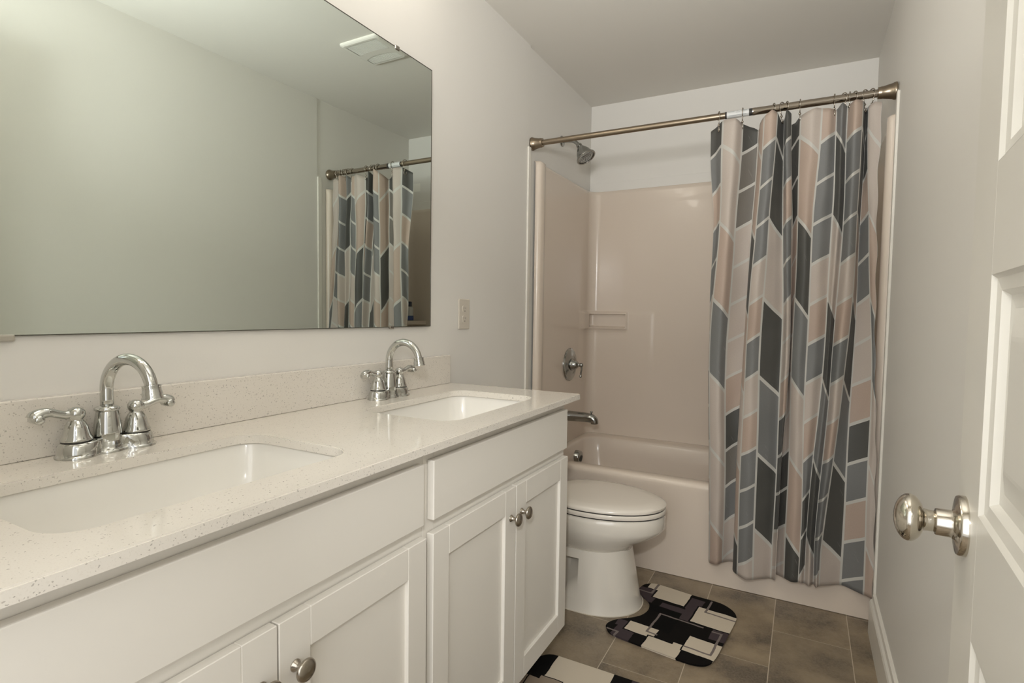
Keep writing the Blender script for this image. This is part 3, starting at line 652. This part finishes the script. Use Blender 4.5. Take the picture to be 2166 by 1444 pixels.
bm = BM(); box(bm, 0.012 - 0.45, -0.225, 0.385, 0.205 - 0.45, 0.225, 0.755, 0.02, 3); link('tank', bm, M['porcelain'], to, True, auto=40)
bm = BM(); box(bm, 0.010 - 0.45, -0.235, 0.755, 0.215 - 0.45, 0.235, 0.79, 0.01, 3); link('tank_lid', bm, M['porcelain'], to, True, auto=40)
bm = BM(); box(bm, 0.19 - 0.45, -0.13, 0.25, 0.32 - 0.45, 0.13, 0.40, 0.015); link('rear_deck', bm, M['porcelain'], to, True, auto=40)
bm = BM(); box(bm, 0.245 - 0.45, -0.09, 0.402, 0.275 - 0.45, 0.09, 0.432, 0.006); link('hinge', bm, M['seat'], to, True, auto=40)

# ------------------------------------------------------------------ curtain rod, curtain, hooks
RY, RZ = 2.530, 2.0685
SKEW, RISE = 0.040, 0.0125                      # the rod is not quite square to the walls
rod = thing('curtain_rod', 'bronze-toned nickel tension rod across the tub opening', 'curtain rod', (0.76, RY + SKEW * 0.76, RZ + RISE * 0.76))
rod.rotation_euler = (0, -math.atan(RISE), math.atan(SKEW))
def RX(name, prof, x, mat, parent=None, n=28, ax=(1, 0, 0)):
    return link(name, lathe(BM(), prof, (x - 0.76, 0, 0), ax, n), mat, parent or rod, True, auto=40)
RX('inner_tube', [(0.0135, 0.0), (0.0135, 0.95)], 0.03, M['rod'])
RX('outer_tube', [(0.0142, 0.0), (0.0156, 0.0005), (0.0156, 0.012), (0.0150, 0.013), (0.0150, 0.48)], 1.015, M['rodbright'])
RX('dark_collar', [(0.0146, 0), (0.0146, 0.112)], 0.907, M['dark'])
lb = RX('label_sticker', [(0.0150, 0), (0.0150, 0.088)], 0.914, M['sticker'])
bm = BM()
for i, (a, b, h) in enumerate(((0.006, 0.030, 0.010), (0.036, 0.052, 0.004), (0.040, 0.046, 0.012), (0.058, 0.080, 0.010), (0.010, 0.078, -0.010))):
    z0 = h * 0.8; lp = []
    for x in (a, b):
        for q in (-0.0006, 0.0006):
            zz = z0 + q; lp.append((0.914 - 0.76 + x, -math.sqrt(0.01515 ** 2 - zz * zz), zz))
    bm.faces.new([bm.verts.new(p) for p in (lp[0], lp[2], lp[3], lp[1])])
link('print_mark', bm, M['ink'], lb)
cup = [(0, 0), (0.0320, 0), (0.0330, 0.004), (0.0315, 0.010), (0.0295, 0.012), (0.0265, 0.026), (0.0225, 0.046), (0.0232, 0.049), (0.0222, 0.053), (0.0215, 0.061), (0.0185, 0.062), (0, 0.062)]
RX('end_flange', cup, -0.0075, M['rod'], ax=(1, 0, 0), n=36)
RX('end_flange', cup, XA - 0.004, M['rod'], ax=(-1, 0, 0), n=36)
RX('end_pad', [(0.024, 0), (0.024, 0.006)], XA - 0.0045, M['clip'])

CURT = [
(0.0,0.8544,0.8697,0.8772,0.9011,0.030),(0.5,0.8775,0.8868,0.8747,0.8984,0.020),(1.0,0.9048,0.9045,0.8810,0.9064,-0.010),(1.5,0.9525,0.9413,0.9225,0.9404,-0.030),
(2.0,0.9797,0.9674,0.9480,0.9608,0.005),(2.5,1.0096,0.9988,0.9810,0.9805,0.028),(3.0,1.0406,1.0313,1.0148,1.0034,0.032),(3.5,1.0486,1.0365,1.0140,1.0026,0.000),
(4.0,1.0651,1.0516,1.0278,1.0224,-0.030),(4.5,1.0926,1.0776,1.0545,1.0552,-0.045),(5.0,1.1126,1.0978,1.0823,1.0854,-0.030),(5.5,1.1271,1.1212,1.1221,1.1223,-0.005),
(6.0,1.1402,1.1485,1.1622,1.1558,0.015),(6.5,1.1506,1.1639,1.1793,1.1716,-0.030),(7.0,1.1671,1.1806,1.1909,1.1693,-0.012),(7.5,1.1609,1.1762,1.1849,1.1592,0.022),
(8.0,1.1675,1.1812,1.1918,1.1625,0.032),(8.5,1.1817,1.1901,1.1955,1.1845,0.020),(9.0,1.1994,1.2026,1.2029,1.2045,-0.005),(9.5,1.2364,1.2316,1.2271,1.2325,-0.030),
(10.0,1.2710,1.2581,1.2533,1.2582,-0.020),(10.5,1.2986,1.2910,1.2825,1.2667,-0.020),(11.0,1.3234,1.3240,1.3135,1.2772,0.000),(11.5,1.3416,1.3424,1.3283,1.2937,-0.025),
(12.0,1.3601,1.3610,1.3439,1.3111,0.000),(12.5,1.3831,1.3826,1.3662,1.3216,-0.040),(13.0,1.4090,1.4071,1.3911,1.3338,-0.020),(13.5,1.4172,1.4153,1.4040,1.3714,0.010),
(14.0,1.4231,1.4213,1.4164,1.4084,0.028),(14.5,1.4271,1.4331,1.4473,1.4481,0.018),(15.0,1.4304,1.4441,1.4768,1.4844,0.000),(15.5,1.4487,1.4560,1.4830,1.5010,-0.010),(16.0,1.4717,1.4700,1.4890,1.5150,-0.012)]
LZ = [1.92, 1.636, 1.047, 0.26]
TOPZ = [(0, 2.016), (1, 2.045), (1.5, 2.042), (2, 2.025), (2.7, 2.010), (3, 1.997), (4, 2.030), (4.5, 2.050), (5, 2.040), (5.5, 2.010), (6, 2.020), (6.5, 2.046), (7, 2.030), (7.5, 2.000), (8.5, 2.005), (9, 2.020), (9.7, 2.037), (10, 2.034), (11, 2.027), (11.5, 2.043), (12, 2.035), (12.5, 2.042), (13, 2.040), (14, 2.010), (15, 2.022), (15.5, 2.034), (16, 2.027)]
BOTZ = [(0, 0.142), (1, 0.122), (2, 0.130), (3, 0.128), (3.6, 0.105), (4.5, 0.094), (6, 0.098), (7, 0.125), (8.2, 0.119), (10, 0.122), (11.5, 0.116), (14, 0.130), (15, 0.120), (16, 0.116)]
def crow(row, s, k):
    """Catmull-Rom through one column of CURT at column position s."""
    u = s * 2; i = int(min(max(math.floor(u), 0), 31)); t = u - i
    g = lambda q: CURT[min(max(q, 0), 32)][k]
    a, b, c, d = g(i - 1), g(i), g(i + 1), g(i + 2)
    return 0.5 * (2 * b + (c - a) * t + (2 * a - 5 * b + 4 * c - d) * t * t + (3 * b - a - 3 * c + d) * t ** 3)
def curtain_pt(s, z):
    xs = [crow(None, s, k) for k in (1, 2, 3, 4)]
    if z >= LZ[0]: x = xs[0] + (xs[0] - xs[1]) * 0.35 * (z - LZ[0]) / 0.28
    elif z <= LZ[3]: x = xs[3]
    else:
        for j in range(3):
            if LZ[j] >= z >= LZ[j + 1]:
                t = (LZ[j] - z) / (LZ[j] - LZ[j + 1]); m0 = (xs[j + 1] - xs[max(j - 1, 0)]) * 0.5; m1 = (xs[min(j + 2, 3)] - xs[j]) * 0.5
                x = (2*t**3-3*t*t+1)*xs[j] + (t**3-2*t*t+t)*m0 + (-2*t**3+3*t*t)*xs[j+1] + (t**3-t*t)*m1; break
    y = RY + crow(None, s, 5) * (0.85 + 0.15 * (z / 2.0))
    y += 0.0018 * math.sin(z * 11 + s * 2.1) + 0.0012 * math.sin(z * 27 - s * 3.3)
    x += 0.0018 * math.sin(z * 8 + s * 1.7) * min(1, (2.03 - z) * 2)
    if s < 0.35: x += 0.004 * math.sin(z * 9.0) * (0.35 - s) / 0.35
    if s > 15.6: x += 0.0025 * math.sin(z * 31.0) * (s - 15.6) / 0.4
    dy = SKEW * x * max(0.0, min(1.0, (z - 0.55) / 1.3))
    y, x, zz = y + dy, x + (x - 1.245) / 2.53 * dy, z + (z - 1.213) / 2.53 * dy
    return Vector((x, min(y, 2.569) if z < 0.6 else y, zz))
cu = thing('shower_curtain', 'grey, charcoal and blush chevron shower curtain gathered to the right', 'curtain', (1.2, RY, 0.12)); CO = Vector((1.2, RY, 0.12))
bm = BM(); uvl = bm.loops.layers.uv.new('fabric'); NS, NZ = 320, 110; grid = []
for j in range(NZ + 1):
    row = []
    for i in range(NS + 1):
        s = 16.0 * i / NS; zt, zb = lerp_table(TOPZ, s), lerp_table(BOTZ, s) + 0.0012 * math.sin(s * 5)
        z = zt + (zb - zt) * j / NZ; row.append((bm.verts.new(curtain_pt(s, z) - CO), s, z))
    grid.append(row)
for j in range(NZ):
    for i in range(NS):
        q = [grid[j][i], grid[j][i + 1], grid[j + 1][i + 1], grid[j + 1][i]]
        f = bm.faces.new([w[0] for w in q]); f.smooth = True
        for lpq, w in zip(f.loops, q): lpq[uvl].uv = (w[1], w[2])
fab = link('fabric', bm, M['curtain'], cu, True)
so = fab.modifiers.new('thickness', 'SOLIDIFY'); so.thickness = 0.0012; so.offset = 0
st = link('paper_label', box(BM(), 1.415, YB - 0.0008, 2.132, 1.492, YB - 0.0001, 2.192), M['tagwhite'])
tag(st, 'small white label stuck to the wall behind the curtain, seen in the mirror', 'label')

HX = [(0.886, 0.30, 'first hook from the left on the curtain rod, left of the white sticker'), (0.981, 0.05, 'hook looped over the white sticker on the curtain rod'), (1.098, 0.35, 'third hook from the left, above the pale fold right of the sticker'),
      (1.131, -0.45, 'fourth hook from the left, left of a close pair above the grey fold'), (1.147, 0.30, 'fifth hook from the left, right of a close pair above the grey fold'), (1.195, 0.0, 'sixth hook from the left, alone in the middle of the gathered curtain'),
      (1.314, 0.05, 'seventh hook from the left, at the start of the right bunch'), (1.345, 0.55, 'eighth hook from the left, above the dark grey fold in the right bunch'), (1.366, -0.1, 'fourth hook from the right end flange of the curtain rod'),
      (1.382, 0.4, 'third hook from the right end flange of the curtain rod'), (1.418, -0.6, 'second hook from the right end flange of the curtain rod'), (1.437, 0.5, 'hook closest to the right end flange of the curtain rod')]
def build_hook():
    h = thing('curtain_hook', '', 'hook', (0, RY, RZ))
    R = 0.0205; pts = [(0, R * math.sin(math.radians(a)), R * math.cos(math.radians(a)) - 0.0005) for a in range(118, -150, -12)]
    pts += [(0, -0.012, -0.024), (0, -0.006, -0.034)]
    link('wire', tube(BM(), spline(pts, 2), 0.0020, 8), M['wire'], h, True)
    bm = BM()
    lathe(bm, [(0, -0.0050), (0.0038, -0.0035), (0.0052, 0), (0.0038, 0.0035), (0, 0.0050)], (0, -0.005, -0.038), (0, 0, 1), 12)
    link('bead', bm, M['wire'], h, True)
    link('lower_loop', tube(BM(), spline([(0, -0.005, -0.041), (0.001, -0.008, -0.050), (0.002, -0.006, -0.062), (0.002, 0.001, -0.066), (0.001, 0.006, -0.060), (0, 0.007, -0.048)], 5), 0.0018, 8), M['wire'], h, True)
    bm = BM()
    for k in range(5):
        a = math.radians(-44 + 22 * k); lathe(bm, [(0, -0.0024), (0.0019, -0.0014), (0.0025, 0), (0.0019, 0.0014), (0, 0.0024)], (0, R * math.sin(a), R * math.cos(a) - 0.0005), (0, math.cos(a), -math.sin(a)), 10)
    link('roller_balls', bm, M['wire'], h, True)
    return h
hook0 = build_hook()
for i, (x, rz, lab) in enumerate(HX):
    h = hook0 if i == 0 else copy_tree(hook0)
    x += (x - 1.245) / 2.53 * SKEW * x; h.location = (x, RY + SKEW * x, RZ + RISE * x); h.rotation_euler = (0, 0, rz); h['label'] = lab; h['group'] = 'curtain hooks on the rod'

bo = thing('shampoo_bottle', 'dark blue and white bottle on the corner shelf behind the curtain, seen in the mirror', 'bottle', (1.435, 3.295, 1.1485))
link('bottle_body', lathe(BM(), [(0, 0), (0.024, 0), (0.027, 0.004), (0.027, 0.038), (0.0265, 0.039), (0.0265, 0.085), (0.022, 0.100), (0.011, 0.108), (0, 0.108)], n=28), M['bottlewhite'], bo, True, auto=50)
link('blue_band', lathe(BM(), [(0.0272, 0.003), (0.0276, 0.004), (0.0276, 0.037), (0.0272, 0.038)], n=28), M['bottleblue'], bo, True)
link('cap', lathe(BM(), [(0, 0.107), (0.014, 0.107), (0.014, 0.143), (0, 0.145)], n=24), M['bottle'], bo, True, auto=50)
bm = BM(); pts = [(1.518, 3.370), (1.340, 3.370)] + [(1.518 - 0.17 * math.cos(math.radians(a)), 3.370 - 0.17 * math.sin(math.radians(a))) for a in range(10, 91, 10)]
loft(bm, [[(x, y, z) for x, y in pts] for z in (1.120, 1.148)]); TP('corner_shelf', bm, M['acrylic'], auto=40)

# ------------------------------------------------------------------ bath mats
def mat_mesh(outline, h):
    bm = BM(); n = len(outline); c = Vector((sum(p[0] for p in outline) / n, sum(p[1] for p in outline) / n, 0))
    def ins(d, z):
        out = []
        for i in range(n):
            a, b = Vector((*outline[i - 1], 0)), Vector((*outline[(i + 1) % n], 0)); tg = (b - a).normalized(); nr = Vector((-tg.y, tg.x, 0))
            p = Vector((*outline[i], 0)) + nr * d; out.append((p.x, p.y, z))
        return out
    loft(bm, [ins(0.0, 0.0005), ins(-0.0005, 0.003), ins(0.001, h - 0.002), ins(0.004, h)], True, False)
    top = ins(0.004, h)
    es = []
    vs = [v for v in bm.verts if v.co.z > h - 1e-5]
    es = [e for e in bm.edges if e.verts[0].co.z > h - 1e-5 and e.verts[1].co.z > h - 1e-5]
    bmesh.ops.triangle_fill(bm, edges=es, use_beauty=True)
    return bm
def closed_spline(pts, n=5):
    P = [Vector((*p, 0)) for p in pts]; m = len(P); out = []
    for i in range(m):
        a, b, c, d = P[i - 1], P[i], P[(i + 1) % m], P[(i + 2) % m]
        for k in range(n):
            t = k / n; q = 0.5 * ((2 * b) + (c - a) * t + (2 * a - 5 * b + 4 * c - d) * t * t + (3 * b - a - 3 * c + d) * t ** 3); out.append((q.x, q.y))
    return out
cm = closed_spline([(-0.199, 0.150), (-0.196, 0.200), (-0.170, 0.230), (-0.130, 0.237), (0.0, 0.232), (0.09, 0.236), (0.135, 0.230), (0.176, 0.202), (0.198, 0.160), (0.202, 0.09), (0.201, -0.05), (0.200, -0.152), (0.188, -0.205), (0.155, -0.230), (0.10, -0.238), (0.0, -0.238), (-0.12, -0.236), (-0.165, -0.230), (-0.192, -0.205), (-0.197, -0.175), (-0.180, -0.135), (-0.141, -0.092), (-0.113, -0.050), (-0.103, 0.0), (-0.113, 0.048), (-0.140, 0.085), (-0.176, 0.112)])[::-1]
o = link('bath_mat', mat_mesh(cm[::-1], 0.009), M['contour']); o.location = (0.825, 2.18, 0); o.rotation_euler = (0, 0, math.radians(-6.7))
tag(o, 'black and cream block-patterned contour mat curving round the toilet base', 'bath mat', 'block-patterned bath mats')
o = link('bath_mat', mat_mesh([(p[0], p[1]) for p in rrect(-0.26, -0.425, 0.26, 0.425, 0.06, 6)], 0.009), M['rug']); o.location = (0.715, 1.320, 0)
tag(o, 'black and cream block-patterned mat partly hidden under the vanity doors', 'bath mat', 'block-patterned bath mats')

# ------------------------------------------------------------------ ceiling fan grille (seen in the mirror)
fn = thing('ceiling_vent', 'white square exhaust fan grille on the ceiling, reflected in the mirror', 'vent', (0.752, 2.166, CEIL))
bm = BM(); h = 0.124
def sq(s, z, r=0.02): return rrect(-s, -s, s, s, r, 5, z)
loft(bm, [sq(h, -0.0005), sq(h, -0.006), sq(h - 0.004, -0.010), sq(h - 0.012, -0.014)], True, False)
outer = [(p[0], p[1]) for p in sq(h - 0.012, 0)]
def lens(y0, y1, bow0, bow1):
    lo = [(-0.098 + 0.196 * k / 12, y0 + bow0 * (1 - ((k - 6) / 6) ** 2)) for k in range(13)]
    hi = [(0.098 - 0.196 * k / 12, y1 + bow1 * (1 - ((k - 6) / 6) ** 2)) for k in range(13)]
    return lo + hi
openings = [lens(-0.100, 0.0, 0.0, -0.012), lens(0.052, 0.100, -0.022, 0.0)]
edges = []
for lp in [outer] + openings:
    vs = [bm.verts.new((p[0], p[1], -0.014)) for p in lp]; edges += [bm.edges.new((vs[i], vs[(i + 1) % len(vs)])) for i in range(len(vs))]
bmesh.ops.triangle_fill(bm, edges=edges, use_beauty=True); bmesh.ops.remove_doubles(bm, verts=bm.verts, dist=1e-5)
link('cover', bm, M['fan'], fn)
link('shade_backing', box(BM(), -0.108, -0.108, -0.0028, 0.108, 0.108, -0.0008), M['fandark'], fn)  # dark plate stands in for the shade inside the fan openings
bm = BM()
for lo, hi in ((-0.102, 0.002), (0.030, 0.102)):
    y = lo
    while y < hi: box(bm, -0.100, y, -0.0125, 0.100, y + 0.0022, -0.004); y += 0.0062
for k in range(-8, 9): box(bm, 0.012 * k - 0.0006, -0.101, -0.0120, 0.012 * k + 0.0006, 0.101, -0.0115)
link('louvre_grille', bm, M['fan'], fn)
